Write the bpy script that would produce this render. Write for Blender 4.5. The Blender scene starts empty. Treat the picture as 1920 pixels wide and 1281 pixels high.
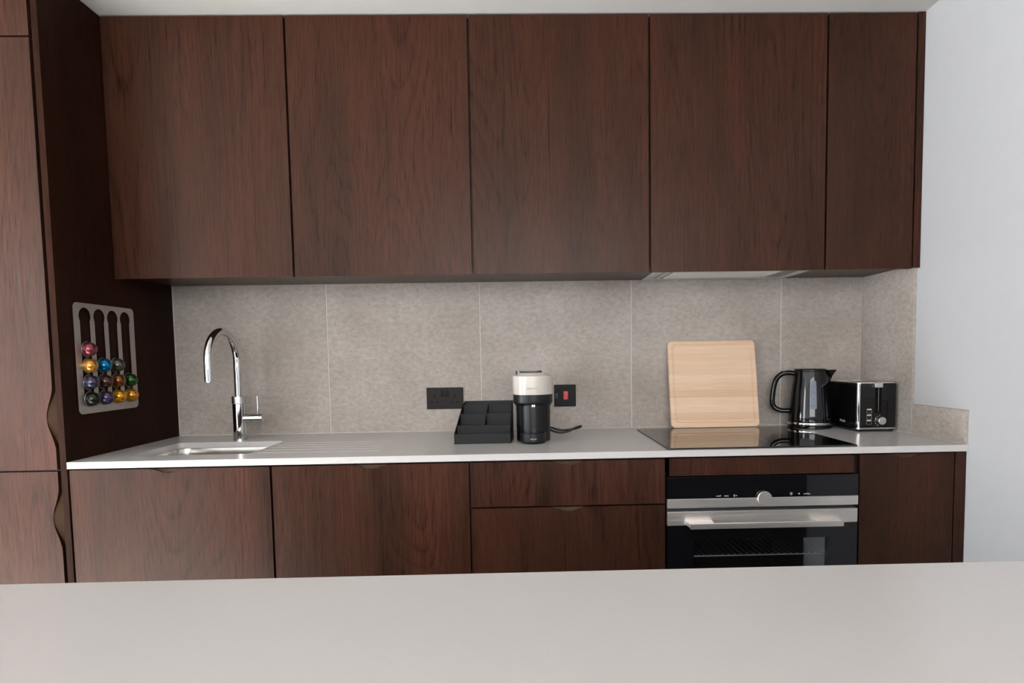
import bpy, bmesh, math, random
from mathutils import Vector, Matrix
random.seed(7)
C = bpy.context.scene.collection
SC = bpy.context.scene
PI = math.pi

# ------------------------------------------------------------------ camera
def make_camera():
    px, py, pz = 1.35769, -1.89705, 1.19347
    yaw, pit, rol, f = -0.020864, -0.066204, -0.015881, 1177.27
    ex = Vector((math.cos(yaw), math.sin(yaw), 0)); ey = Vector((-math.sin(yaw), math.cos(yaw), 0)); ez = Vector((0, 0, 1))
    fwd = math.cos(pit) * ey + math.sin(pit) * ez
    up0 = -math.sin(pit) * ey + math.cos(pit) * ez
    U, V = ex, -up0
    right = math.cos(rol) * U - math.sin(rol) * V
    down = math.sin(rol) * U + math.cos(rol) * V
    cam = bpy.data.cameras.new('camera'); o = bpy.data.objects.new('camera', cam); C.objects.link(o)
    m = Matrix.Identity(4)
    for i in range(3):
        m[i][0] = right[i]; m[i][1] = -down[i]; m[i][2] = -fwd[i]
    m[0][3], m[1][3], m[2][3] = px, py, pz
    o.matrix_world = m
    cam.sensor_fit = 'HORIZONTAL'; cam.sensor_width = 36.0
    cam.lens = f * 36.0 / 1920
    cam.shift_x = -39.524 / 1920; cam.shift_y = 105.324 / 1920
    cam.clip_start = 0.02; cam.clip_end = 200
    SC.camera = o
make_camera()

# ------------------------------------------------------------------ world, daylight, exposure
w = bpy.data.worlds.new('world'); SC.world = w; w.use_nodes = True
bg = w.node_tree.nodes['Background']
bg.inputs[0].default_value = (0.86, 0.93, 1.0, 1); bg.inputs[1].default_value = 0.6
SC.view_settings.view_transform = 'Standard'; SC.view_settings.look = 'None'
SC.view_settings.gamma = 1.0; SC.view_settings.use_curve_mapping = False
SC.view_settings.exposure = 0.18

def area(name, loc, direction, sx, sy, power, col):
    l = bpy.data.lights.new(name, 'AREA'); l.shape = 'RECTANGLE'; l.size = sx; l.size_y = sy
    l.energy = power; l.color = col
    o = bpy.data.objects.new(name, l); C.objects.link(o); o.location = loc
    o.rotation_euler = Vector(direction).to_track_quat('-Z', 'Y').to_euler()
    return o
# daylight entering through the windows of the room (left wall and rear wall) and the glazed balcony door at the end of the aisle
area('daylight_left', (-2.58, -3.2, 1.35), (1, 0, 0), 1.1, 1.8, 74, (0.92, 0.96, 1.0))
area('daylight_rear', (1.45, -4.16, 1.72), (0, 1, 0), 2.3, 1.1, 62, (0.99, 0.985, 1.0))

area('daylight_aisle', (-2.58, -0.75, 0.70), (1, 0, 0), 1.1, 1.2, 78, (0.88, 0.94, 1.0))
# unseen sunlight added through the left window to bounce light off the floor
_l = bpy.data.lights.new('bounce_sun', 'SUN'); _l.energy = 130.0; _l.angle = math.radians(1.0); _l.color = (1.0, 1.0, 1.0)
_o = bpy.data.objects.new('bounce_sun', _l); C.objects.link(_o); _o.rotation_euler = Vector((1.0, -0.12, -0.55)).to_track_quat('-Z', 'Y').to_euler()

# ------------------------------------------------------------------ helpers
def thing(name, label, cat, loc=(0, 0, 0), rotz=0.0, group=None):
    o = bpy.data.objects.new(name, None); C.objects.link(o)
    o.empty_display_size = 0.05
    o.location = loc; o.rotation_euler = (0, 0, rotz); o['label'] = label; o['category'] = cat
    if group: o['group'] = group
    return o
def off(parent):
    v = Vector((0, 0, 0))
    while parent is not None:
        v += Vector(parent.location); parent = parent.parent
    return v
def obj(name, bm, mat, parent=None, local=False, smooth=40, label=None):
    """link a bmesh as one object; vertices are in world coordinates unless local"""
    if parent is not None and not local:
        bmesh.ops.translate(bm, verts=bm.verts, vec=-off(parent))
    bmesh.ops.recalc_face_normals(bm, faces=bm.faces)
    me = bpy.data.meshes.new(name); bm.to_mesh(me); bm.free()
    if smooth:
        for p in me.polygons: p.use_smooth = True
        me.set_sharp_from_angle(angle=math.radians(smooth))
    if mat: me.materials.append(mat)
    o = bpy.data.objects.new(name, me); C.objects.link(o)
    if smooth:
        wn = o.modifiers.new('weighted_normals', 'WEIGHTED_NORMAL'); wn.weight = 80; wn.keep_sharp = True
    if parent: o.parent = parent
    if label: o['label'] = label
    return o
def tag(o, label, cat, group=None):
    o['label'] = label; o['category'] = cat
    if group: o['group'] = group
    return o
def struct(name, bm, mat, parent=None, smooth=0):
    o = obj(name, bm, mat, parent, smooth=smooth)
    if parent is None: o['kind'] = 'structure'
    return o
def BM(): return bmesh.new()
def box(bm, x0, x1, y0, y1, z0, z1, bev=0.0, seg=2):
    r = bmesh.ops.create_cube(bm, size=1.0)
    vs = r['verts']
    for v in vs:
        v.co = Vector(((x0 + x1) / 2 + v.co.x * (x1 - x0), (y0 + y1) / 2 + v.co.y * (y1 - y0), (z0 + z1) / 2 + v.co.z * (z1 - z0)))
    if bev:
        es = list({e for v in vs for e in v.link_edges})
        bmesh.ops.bevel(bm, geom=es, offset=bev, segments=seg, affect='EDGES', profile=0.5, clamp_overlap=True)
    return bm
AX = {'X': lambda u, v, w: (w, u, v), 'Y': lambda u, v, w: (u, w, v), 'Z': lambda u, v, w: (u, v, w)}
def rr(u0, u1, v0, v1, r, n=6):
    pts = []
    for cu, cv, a0 in ((u1 - r, v1 - r, 0), (u0 + r, v1 - r, 90), (u0 + r, v0 + r, 180), (u1 - r, v0 + r, 270)):
        for i in range(n + 1):
            a = math.radians(a0 + 90 * i / n); pts.append((cu + r * math.cos(a), cv + r * math.sin(a)))
    return pts
def circ(cu, cv, r, n=32): return [(cu + r * math.cos(2 * PI * i / n), cv + r * math.sin(2 * PI * i / n)) for i in range(n)]
def plate(bm, outer, holes, axis, a, b, bev=0.0):
    """flat plate of outline outer with holes, between a and b along axis"""
    f = AX[axis]; loops = []; es = []
    for poly in [outer] + list(holes):
        vs = [bm.verts.new(f(u, v, a)) for u, v in poly]
        ee = [bm.edges.new((vs[i], vs[(i + 1) % len(vs)])) for i in range(len(vs))]
        es += ee; loops.append(vs)
    if holes:
        g = bmesh.ops.triangle_fill(bm, edges=es, use_beauty=True, use_dissolve=False)
        fs = [x for x in g['geom'] if isinstance(x, bmesh.types.BMFace)]
    else:
        fs = [bm.faces.new(loops[0])]
    # second cap + walls
    mp = {}
    for vs in loops:
        for v in vs:
            pass
    allv = {v for fc in fs for v in fc.verts}
    ia = {'X': 0, 'Y': 1, 'Z': 2}[axis]
    for v in allv:
        c = v.co.copy(); c[ia] = b; mp[v] = bm.verts.new(c)
    caps = []
    for fc in fs:
        caps.append(bm.faces.new([mp[v] for v in reversed(fc.verts)]))
    for vs in loops:
        n = len(vs)
        for i in range(n):
            p, q = vs[i], vs[(i + 1) % n]
            bm.faces.new((p, q, mp[q], mp[p]))
    if bev and not holes:
        e2 = [e for e in caps[0].edges] + [e for e in fs[0].edges]
        bmesh.ops.recalc_face_normals(bm, faces=bm.faces)
        bmesh.ops.bevel(bm, geom=list(set(e2)), offset=bev, segments=2, affect='EDGES', profile=0.5, clamp_overlap=True)
    return bm
def lathe(bm, prof, c, axis='Z', seg=48, sx=1.0):
    f = AX[axis]; ia = {'X': 0, 'Y': 1, 'Z': 2}[axis]
    rings = []
    for r, h in prof:
        if r < 1e-6:
            rings.append([bm.verts.new(Vector(c) + Vector(f(0, 0, h)))])
        else:
            rings.append([bm.verts.new(Vector(c) + Vector(f(r * sx * math.cos(2 * PI * i / seg), r * math.sin(2 * PI * i / seg), h))) for i in range(seg)])
    for A, B in zip(rings, rings[1:]):
        if len(A) == 1 and len(B) == 1: continue
        for i in range(seg):
            j = (i + 1) % seg
            if len(A) == 1: bm.faces.new((A[0], B[i], B[j]))
            elif len(B) == 1: bm.faces.new((A[i], B[0], A[j]))
            else: bm.faces.new((A[i], B[i], B[j], A[j]))
    return bm
def cyl(bm, c, r, h0, h1, axis='Z', seg=40, bev=0.0):
    p = [(0, h0), (r - bev, h0)] + ([(r, h0 + bev), (r, h1 - bev)] if bev else [(r, h1)]) + [(r - bev, h1), (0, h1)]
    if not bev: p = [(0, h0), (r, h0), (r, h1), (0, h1)]
    return lathe(bm, p, c, axis, seg)
def catmull(pts, n=8):
    pts = [Vector(p) for p in pts]; P = [2 * pts[0] - pts[1]] + pts + [2 * pts[-1] - pts[-2]]; out = []
    for i in range(1, len(P) - 2):
        p0, p1, p2, p3 = P[i - 1:i + 3]
        for k in range(n):
            t = k / n
            out.append(0.5 * ((2 * p1) + (p2 - p0) * t + (2 * p0 - 5 * p1 + 4 * p2 - p3) * t * t + (3 * p1 - p0 - 3 * p2 + p3) * t ** 3))
    out.append(pts[-1]); return out
def tube(bm, pts, r, seg=16, flat=None, ref=None):
    """swept tube; flat = (a, b) half-axes of an elliptical section, ref = direction of the a axis"""
    pts = [Vector(p) for p in pts]; rings = []
    n0 = None
    for i, p in enumerate(pts):
        t = (pts[min(i + 1, len(pts) - 1)] - pts[max(i - 1, 0)]).normalized()
        if ref is not None: a = Vector(ref)
        elif n0 is None: a = Vector((0, 0, 1)) if abs(t.z) < 0.9 else Vector((1, 0, 0))
        else: a = n0
        a = (a - t * a.dot(t)).normalized(); n0 = a; b = t.cross(a)
        ra, rb = flat if flat else (r, r)
        rings.append([bm.verts.new(p + a * ra * math.cos(2 * PI * k / seg) + b * rb * math.sin(2 * PI * k / seg)) for k in range(seg)])
    for A, B in zip(rings, rings[1:]):
        for k in range(seg): bm.faces.new((A[k], A[(k + 1) % seg], B[(k + 1) % seg], B[k]))
    bm.faces.new(list(reversed(rings[0]))); bm.faces.new(rings[-1])
    return bm
def loft(bm, rings, cap0=True, cap1=True):
    vr = [[bm.verts.new(p) for p in r] for r in rings]
    for A, B in zip(vr, vr[1:]):
        n = len(A)
        for k in range(n): bm.faces.new((A[k], A[(k + 1) % n], B[(k + 1) % n], B[k]))
    if cap0: bm.faces.new(list(reversed(vr[0])))
    if cap1: bm.faces.new(vr[-1])
    return bm
def text(s, size, c, bend=None, depth=0.0004, spacing=1.0, shear=0.0):
    """flat lettering facing -Y centred at c; bend = (axis x, axis y, radius) wraps it round a vertical cylinder"""
    cu = bpy.data.curves.new('t', 'FONT'); cu.body = s; cu.size = size; cu.align_x = 'CENTER'; cu.align_y = 'CENTER'
    cu.space_character = spacing; cu.shear = shear; cu.extrude = depth / 2; cu.resolution_u = 3
    o = bpy.data.objects.new('t', cu); C.objects.link(o)
    dg = bpy.context.evaluated_depsgraph_get(); dg.update()
    me = bpy.data.meshes.new_from_object(o.evaluated_get(dg))
    bm = BM(); bm.from_mesh(me)
    bpy.data.objects.remove(o); bpy.data.curves.remove(cu); bpy.data.meshes.remove(me)
    for v in bm.verts:
        x, y, z = v.co
        if bend:
            ax, ay, r = bend
            th = x / r + math.asin(max(-1, min(1, (c[0] - ax) / r)))
            rad = r + z
            v.co = Vector((ax + rad * math.sin(th), ay - rad * math.cos(th), c[2] + y))
        else:
            v.co = Vector((c[0] + x, c[1] - z, c[2] + y))
    return bm

# ------------------------------------------------------------------ materials
def nodes(name):
    m = bpy.data.materials.new(name); m.use_nodes = True
    nt = m.node_tree; return m, nt, nt.nodes['Principled BSDF']
def ramp(nt, stops):
    r = nt.nodes.new('ShaderNodeValToRGB'); e = r.color_ramp.elements
    while len(e) < len(stops): e.new(0.5)
    for k, (p, c) in enumerate(stops): e[k].position = p; e[k].color = (*c, 1) if len(c) == 3 else c
    return r
def link(nt, a, b): nt.links.new(a, b)
def noise(nt, vec, scale, detail=3, rough=0.55, dist=0.0):
    n = nt.nodes.new('ShaderNodeTexNoise'); n.inputs['Scale'].default_value = scale
    n.inputs['Detail'].default_value = detail; n.inputs['Roughness'].default_value = rough
    n.inputs['Distortion'].default_value = dist
    link(nt, vec, n.inputs['Vector']); return n
def mapping(nt, src, scale):
    m = nt.nodes.new('ShaderNodeMapping'); m.inputs['Scale'].default_value = scale; link(nt, src, m.inputs['Vector']); return m
def mathn(nt, op, a, b=None, c=None):
    m = nt.nodes.new('ShaderNodeMath'); m.operation = op
    for k, x in enumerate((a, b, c)):
        if x is None: continue
        if isinstance(x, (int, float)): m.inputs[k].default_value = x
        else: link(nt, x, m.inputs[k])
    return m.outputs[0]
def mixc(nt, fac, a, b, mode='MIX'):
    m = nt.nodes.new('ShaderNodeMix'); m.data_type = 'RGBA'; m.blend_type = mode
    for s, x in ((0, fac), (6, a), (7, b)):
        if isinstance(x, (int, float)): m.inputs[s].default_value = x
        elif isinstance(x, tuple): m.inputs[s].default_value = (*x, 1)
        else: link(nt, x, m.inputs[s])
    return m.outputs[2]
def plain(name, col, rough=0.5, metal=0.0, spec=0.5, coat=0.0, var=0.04, aniso=0.0, bump=0.0, scale=60.0):
    """plain coloured surface with faint procedural tone and gloss variation"""
    m, nt, b = nodes(name)
    tc = nt.nodes.new('ShaderNodeTexCoord')
    n = noise(nt, tc.outputs['Object'], scale, 3)
    lo = tuple(c * (1 - var) for c in col); hi = tuple(min(1, c * (1 + var)) for c in col)
    r = ramp(nt, [(0.3, lo), (0.7, hi)]); link(nt, n.outputs[0], r.inputs[0]); link(nt, r.outputs[0], b.inputs['Base Color'])
    b.inputs['Roughness'].default_value = rough; b.inputs['Metallic'].default_value = metal
    b.inputs['Specular IOR Level'].default_value = spec; b.inputs['Coat Weight'].default_value = coat
    b.inputs['Coat Roughness'].default_value = 0.03
    if aniso: b.inputs['Anisotropic'].default_value = aniso
    if bump:
        bp = nt.nodes.new('ShaderNodeBump'); bp.inputs['Strength'].default_value = bump; bp.inputs['Distance'].default_value = 0.0005
        link(nt, n.outputs[0], bp.inputs['Height']); link(nt, bp.outputs[0], b.inputs['Normal'])
    return m
def wood(name, dark, mid, red, rough=0.36, figure=0.5, spec=0.5):
    """stained oak with vertical grain: slow colour drift, cathedral figure, fine pores"""
    m, nt, b = nodes(name)
    tc = nt.nodes.new('ShaderNodeTexCoord'); oi = nt.nodes.new('ShaderNodeObjectInfo')
    rnd = mathn(nt, 'MULTIPLY', oi.outputs['Random'], 37.0)
    cmb = nt.nodes.new('ShaderNodeCombineXYZ'); link(nt, rnd, cmb.inputs[0]); link(nt, rnd, cmb.inputs[2]); link(nt, rnd, cmb.inputs[1])
    ad = nt.nodes.new('ShaderNodeVectorMath'); ad.operation = 'ADD'; link(nt, tc.outputs['Object'], ad.inputs[0]); link(nt, cmb.outputs[0], ad.inputs[1])
    v = ad.outputs[0]
    drift = noise(nt, mapping(nt, v, (7, 7, 1.1)).outputs[0], 1.0, 3, 0.6)
    tone = ramp(nt, [(0.3, dark), (0.5, mid), (0.72, red)]); link(nt, drift.outputs[0], tone.inputs[0])
    # annual-ring figure: contours of a smooth field stretched along the grain
    field = noise(nt, mapping(nt, v, (3.2, 3.2, 0.55)).outputs[0], 1.0, 1.5, 0.4, 0.3)
    ph = mathn(nt, 'MULTIPLY', field.outputs[0], 34.0)
    fr = mathn(nt, 'FRACT', ph)
    ring = ramp(nt, [(0.0, (1, 1, 1)), (0.22, (0.3, 0.3, 0.3)), (0.6, (0, 0, 0)), (0.88, (0.12, 0.12, 0.12)), (1.0, (1, 1, 1))]); link(nt, fr, ring.inputs[0])
    pores = noise(nt, mapping(nt, v, (320, 320, 17)).outputs[0], 1.0, 2, 0.6)
    pr = ramp(nt, [(0.46, (0, 0, 0)), (0.66, (1, 1, 1))]); link(nt, pores.outputs[0], pr.inputs[0])
    patch = noise(nt, mapping(nt, v, (2.6, 2.6, 0.7)).outputs[0], 1.0, 1, 0.5)
    pm = ramp(nt, [(0.40, (0, 0, 0)), (0.55, (1, 1, 1))]); link(nt, patch.outputs[0], pm.inputs[0])
    fig = mathn(nt, 'MULTIPLY', mathn(nt, 'MULTIPLY', ring.outputs[0], pm.outputs[0]), mathn(nt, 'MULTIPLY_ADD', pr.outputs[0], 0.65, 0.35))
    streak = noise(nt, mapping(nt, v, (150, 150, 2.2)).outputs[0], 1.0, 4, 0.65)
    sr = ramp(nt, [(0.3, (0.82, 0.82, 0.82)), (0.7, (1.16, 1.16, 1.16))]); link(nt, streak.outputs[0], sr.inputs[0])
    c1 = mixc(nt, 1.0, tone.outputs[0], sr.outputs[0], 'MULTIPLY')
    c2 = mixc(nt, mathn(nt, 'MULTIPLY', pr.outputs[0], 0.44), c1, tuple(x * 0.25 for x in dark))
    c3 = mixc(nt, mathn(nt, 'MULTIPLY', fig, figure), c2, tuple(x * 0.22 for x in dark))
    link(nt, c3, b.inputs['Base Color'])
    rg = ramp(nt, [(0.3, (rough - 0.05,) * 3), (0.7, (rough + 0.08,) * 3)]); link(nt, streak.outputs[0], rg.inputs[0]); link(nt, rg.outputs[0], b.inputs['Roughness'])
    b.inputs['Specular IOR Level'].default_value = spec; b.inputs['Specular Tint'].default_value = (1.0, 0.84, 0.77, 1)
    bp = nt.nodes.new('ShaderNodeBump'); bp.inputs['Strength'].default_value = 0.22; bp.inputs['Distance'].default_value = 0.0006
    h = mathn(nt, 'MULTIPLY_ADD', pr.outputs[0], -0.5, streak.outputs[0]); link(nt, h, bp.inputs['Height']); link(nt, bp.outputs[0], b.inputs['Normal'])
    return m
def concrete(name):
    m, nt, b = nodes(name)
    tc = nt.nodes.new('ShaderNodeTexCoord'); oi = nt.nodes.new('ShaderNodeObjectInfo')
    rnd = mathn(nt, 'MULTIPLY', oi.outputs['Random'], 23.0)
    cmb = nt.nodes.new('ShaderNodeCombineXYZ'); link(nt, rnd, cmb.inputs[0]); link(nt, rnd, cmb.inputs[2])
    ad = nt.nodes.new('ShaderNodeVectorMath'); ad.operation = 'ADD'; link(nt, tc.outputs['Object'], ad.inputs[0]); link(nt, cmb.outputs[0], ad.inputs[1])
    v = ad.outputs[0]
    big = noise(nt, mapping(nt, v, (3, 3, 4)).outputs[0], 1.0, 4, 0.6)
    t = ramp(nt, [(0.3, (0.335, 0.290, 0.253)), (0.7, (0.445, 0.394, 0.353))]); link(nt, big.outputs[0], t.inputs[0])
    mid = noise(nt, mapping(nt, v, (45, 45, 70)).outputs[0], 1.0, 5, 0.7)
    mr = ramp(nt, [(0.3, (0.80,) * 3), (0.72, (1.18,) * 3)]); link(nt, mid.outputs[0], mr.inputs[0])
    c1 = mixc(nt, 1.0, t.outputs[0], mr.outputs[0], 'MULTIPLY')
    sp = noise(nt, mapping(nt, v, (150, 150, 230)).outputs[0], 1.0, 2, 0.5)
    s1 = ramp(nt, [(0.62, (0, 0, 0)), (0.70, (1, 1, 1))]); link(nt, sp.outputs[0], s1.inputs[0])
    c2 = mixc(nt, mathn(nt, 'MULTIPLY', s1.outputs[0], 0.6), c1, (0.10, 0.085, 0.075))
    s2 = ramp(nt, [(0.25, (1, 1, 1)), (0.33, (0, 0, 0))]); link(nt, sp.outputs[0], s2.inputs[0])
    c3 = mixc(nt, mathn(nt, 'MULTIPLY', s2.outputs[0], 0.3), c2, (0.62, 0.58, 0.54))
    link(nt, c3, b.inputs['Base Color'])
    b.inputs['Roughness'].default_value = 0.55; b.inputs['Specular IOR Level'].default_value = 0.35
    bp = nt.nodes.new('ShaderNodeBump'); bp.inputs['Strength'].default_value = 0.12; bp.inputs['Distance'].default_value = 0.0005
    link(nt, mid.outputs[0], bp.inputs['Height']); link(nt, bp.outputs[0], b.inputs['Normal'])
    return m
def beech(name):
    """cutting board: glued horizontal strips, fine horizontal grain"""
    m, nt, b = nodes(name)
    tc = nt.nodes.new('ShaderNodeTexCoord')
    sx = nt.nodes.new('ShaderNodeSeparateXYZ'); link(nt, tc.outputs['Object'], sx.inputs[0])
    st = mathn(nt, 'FLOOR', mathn(nt, 'MULTIPLY', sx.outputs[2], 34.0))
    wn = nt.nodes.new('ShaderNodeTexWhiteNoise'); wn.noise_dimensions = '1D'; link(nt, st, wn.inputs['W'])
    soft = noise(nt, mapping(nt, tc.outputs['Object'], (1.3, 1, 42)).outputs[0], 1.0, 2, 0.5)
    f = mathn(nt, 'MULTIPLY_ADD', wn.outputs[0], 0.45, mathn(nt, 'MULTIPLY', soft.outputs[0], 0.6))
    t = ramp(nt, [(0.2, (0.66, 0.43, 0.275)), (0.55, (0.74, 0.52, 0.355)), (0.85, (0.79, 0.59, 0.43))]); link(nt, f, t.inputs[0])
    g = noise(nt, mapping(nt, tc.outputs['Object'], (9, 9, 420)).outputs[0], 1.0, 3, 0.6)
    gr = ramp(nt, [(0.3, (0.92,) * 3), (0.7, (1.06,) * 3)]); link(nt, g.outputs[0], gr.inputs[0])
    link(nt, mixc(nt, 1.0, t.outputs[0], gr.outputs[0], 'MULTIPLY'), b.inputs['Base Color'])
    b.inputs['Roughness'].default_value = 0.55; b.inputs['Specular IOR Level'].default_value = 0.3
    return m
def brushed(name, col, rough, axis=(3, 400, 400)):
    m, nt, b = nodes(name)
    tc = nt.nodes.new('ShaderNodeTexCoord')
    n = noise(nt, mapping(nt, tc.outputs['Object'], axis).outputs[0], 1.0, 3, 0.6)
    r = ramp(nt, [(0.3, tuple(c * 0.93 for c in col)), (0.7, tuple(min(1, c * 1.05) for c in col))]); link(nt, n.outputs[0], r.inputs[0])
    link(nt, r.outputs[0], b.inputs['Base Color']); b.inputs['Metallic'].default_value = 1.0
    rr_ = ramp(nt, [(0.3, (rough - 0.04,) * 3), (0.7, (rough + 0.05,) * 3)]); link(nt, n.outputs[0], rr_.inputs[0]); link(nt, rr_.outputs[0], b.inputs['Roughness'])
    return m
def pane(name, tint, ior=1.5, rough=0.0):
    """clear or tinted sheet glass: mirror reflection by Fresnel over plain transmission"""
    m = bpy.data.materials.new(name); m.use_nodes = True; nt = m.node_tree; nt.nodes.clear()
    out = nt.nodes.new('ShaderNodeOutputMaterial'); tr = nt.nodes.new('ShaderNodeBsdfTransparent'); gl = nt.nodes.new('ShaderNodeBsdfGlossy')
    tc = nt.nodes.new('ShaderNodeTexCoord'); n = noise(nt, tc.outputs['Object'], 5.0, 2)
    r = ramp(nt, [(0, tuple(c * 0.97 for c in tint)), (1, tint)]); link(nt, n.outputs[0], r.inputs[0]); link(nt, r.outputs[0], tr.inputs[0])
    gl.inputs['Roughness'].default_value = rough; gl.inputs['Color'].default_value = (1, 1, 1, 1)
    fr = nt.nodes.new('ShaderNodeFresnel'); fr.inputs['IOR'].default_value = ior
    geo = nt.nodes.new('ShaderNodeNewGeometry'); fac = mathn(nt, 'MULTIPLY', fr.outputs[0], mathn(nt, 'SUBTRACT', 1.0, geo.outputs['Backfacing']))
    mx = nt.nodes.new('ShaderNodeMixShader'); link(nt, fac, mx.inputs[0]); link(nt, tr.outputs[0], mx.inputs[1]); link(nt, gl.outputs[0], mx.inputs[2])
    link(nt, mx.outputs[0], out.inputs[0]); return m

OAK = wood('dark_stained_oak', (0.0265, 0.0107, 0.0063), (0.0405, 0.0149, 0.0084), (0.0555, 0.0184, 0.0102), rough=0.32, spec=0.22, figure=0.75)
OAK_DARK = wood('dark_carcass_oak', (0.020, 0.012, 0.009), (0.026, 0.015, 0.011), (0.034, 0.018, 0.013), rough=0.42)
OAK_SHADED = wood('shaded_panel_oak', (0.016, 0.0066, 0.0040), (0.022, 0.0084, 0.0048), (0.029, 0.0100, 0.0058), rough=0.5, figure=0.3, spec=0.05)  # end panel's oak, its shade put into a darker colour and low gloss
PULL = plain('routed_oak_brown', (0.060, 0.032, 0.018), 0.6, spec=0.12, var=0.1, scale=90)
QUARTZ = plain('white_quartz', (0.52, 0.497, 0.484), 0.24, var=0.012, scale=300)
PAINT = plain("white_wall_paint", (0.46, 0.46, 0.468), 0.7, spec=0.25, var=0.008, scale=25, bump=0.03)
CEIL = plain('ceiling_paint', (0.47, 0.452, 0.432), 0.8, spec=0.2, var=0.008, scale=20)
GROUT = plain('pale_grout', (0.60, 0.56, 0.52), 0.8, spec=0.2, var=0.05, scale=200)
TILE = concrete('concrete_look_porcelain')
FLOORM = wood('pale_oak_floor', (0.64, 0.62, 0.60), (0.68, 0.66, 0.64), (0.72, 0.70, 0.68), rough=0.5)
CHROME = plain('polished_chrome', (0.66, 0.66, 0.66), 0.05, metal=1.0, var=0.01)
KNURL = plain('knurled_chrome', (0.62, 0.64, 0.63), 0.22, metal=1.0, var=0.05, scale=900, bump=0.6)
STEEL = brushed('brushed_steel', (0.76, 0.72, 0.685), 0.37)
SINKM = brushed('satin_sink_steel', (0.60, 0.57, 0.53), 0.22, (4, 300, 300))
SILVER = plain('satin_silver', (0.76, 0.74, 0.72), 0.32, metal=1.0, var=0.03, scale=500)
TRAYM = plain('brushed_holder_steel', (0.52, 0.485, 0.46), 0.42, metal=1.0, var=0.04, scale=40)
BLACKGL = plain('black_glass', (0.004, 0.004, 0.005), 0.02, spec=0.5, var=0.0)
HOBGL = plain('hob_glass', (0.006, 0.005, 0.005), 0.02, spec=0.62, var=0.0)
GLOSSBLK = plain('gloss_black_plastic', (0.004, 0.004, 0.0045), 0.06, spec=0.42, coat=0.1, var=0.0)
SATINBLK = plain('satin_black_plastic', (0.007, 0.007, 0.008), 0.36, spec=0.38, var=0.04)
MATTBLK = plain('matt_black_plastic', (0.0105, 0.0105, 0.011), 0.5, spec=0.25, var=0.05, bump=0.1, scale=400)
BROWNBLK = plain('dark_bronze_plate', (0.0125, 0.0085, 0.0085), 0.45, spec=0.2, var=0.06)
SWITCHBLK = plain('black_switch_plate', (0.0035, 0.003, 0.0035), 0.4, spec=0.15, var=0.04)
DEEP = plain('deep_black', (0.002, 0.002, 0.002), 0.7, spec=0.1, var=0.0)
CREAM = plain('cream_gloss_plastic', (0.58, 0.53, 0.475), 0.22, var=0.01)
PALEPRINT = plain('pale_print', (0.65, 0.65, 0.64), 0.5, var=0.02)
GREYPRINT = plain('grey_print', (0.20, 0.18, 0.165), 0.5, var=0.02)
DIMPRINT = plain('dim_print', (0.05, 0.05, 0.052), 0.4, var=0.02)
RED = plain('red_rocker', (0.62, 0.018, 0.014), 0.3, var=0.03)
GAUGE = plain('water_gauge_plastic', (0.17, 0.195, 0.25), 0.35, spec=0.2, var=0.05, scale=80)
GAUGEMARK = plain('gauge_marking', (0.07, 0.08, 0.11), 0.4, var=0.02)
SMOKE = plain('smoked_tank_plastic', (0.030, 0.027, 0.027), 0.1, coat=0.5, var=0.1)
SHELFM = plain('shelf_wire', (0.16, 0.16, 0.16), 0.5, var=0.02)
HOODM = plain('hood_grey_enamel', (0.52, 0.50, 0.48), 0.35, var=0.02)
FROST = plain('frosted_lamp_glass', (0.86, 0.84, 0.81), 0.2, var=0.01)
BEECH = beech('beech_board')
OVENPANE = pane('oven_pane', (0.93, 0.94, 0.95), 1.5)
OVENINNER = pane('coated_oven_pane', (0.90, 0.94, 0.97), 3.0)
CLEARPANE = pane('clear_pane', (0.93, 0.95, 0.95), 1.5)
RIMM = plain('pod_rim_foil', (0.30, 0.29, 0.28), 0.35, metal=1.0, var=0.4, scale=300)
def foil(name, col):
    col = tuple(c * 0.72 for c in col)
    return plain(name, col, 0.24, metal=0.75, spec=0.6, var=0.18, scale=140, bump=0.25, coat=0.3)

# ------------------------------------------------------------------ room shell
WX = 2.736            # right wall plaster
XP = 0.0086           # inner face of the tall end panel
ZC = 2.3225           # ceiling
ZW = 0.9              # worktop top
LX, RY = -2.62, -4.2
bm = BM(); box(bm, LX - 0.12, WX + 0.12, 0.608, 0.728, 0, ZC); wall_back = struct('wall_back', bm, PAINT)
bm = BM(); box(bm, WX, WX + 0.12, RY, 0.608, 0, ZC); wall_right = struct('wall_right', bm, PAINT)
bm = BM(); plate(bm, [(RY, 0), (0.608, 0), (0.608, ZC), (RY, ZC)], [[(-3.9, 0.2), (-2.5, 0.2), (-2.5, 2.28), (-3.9, 2.28)], [(-1.35, 0.02), (-0.15, 0.02), (-0.15, 1.7), (-1.35, 1.7)]], 'X', LX - 0.12, LX); struct('wall_left', bm, PAINT)
bm = BM(); plate(bm, [(LX - 0.12, 0), (WX + 0.12, 0), (WX + 0.12, ZC), (LX - 0.12, ZC)], [[(0.25, 0.2), (2.65, 0.2), (2.65, 2.28), (0.25, 2.28)]], 'Y', RY - 0.12, RY); struct('wall_rear', bm, PAINT)
bm = BM(); box(bm, LX - 0.12, WX + 0.12, RY - 0.12, 0.728, ZC, ZC + 0.1); struct('ceiling', bm, CEIL)
bm = BM(); box(bm, LX - 0.12, WX + 0.12, RY - 0.12, 0.728, -0.1, 0); struct('floor', bm, FLOORM)
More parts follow.
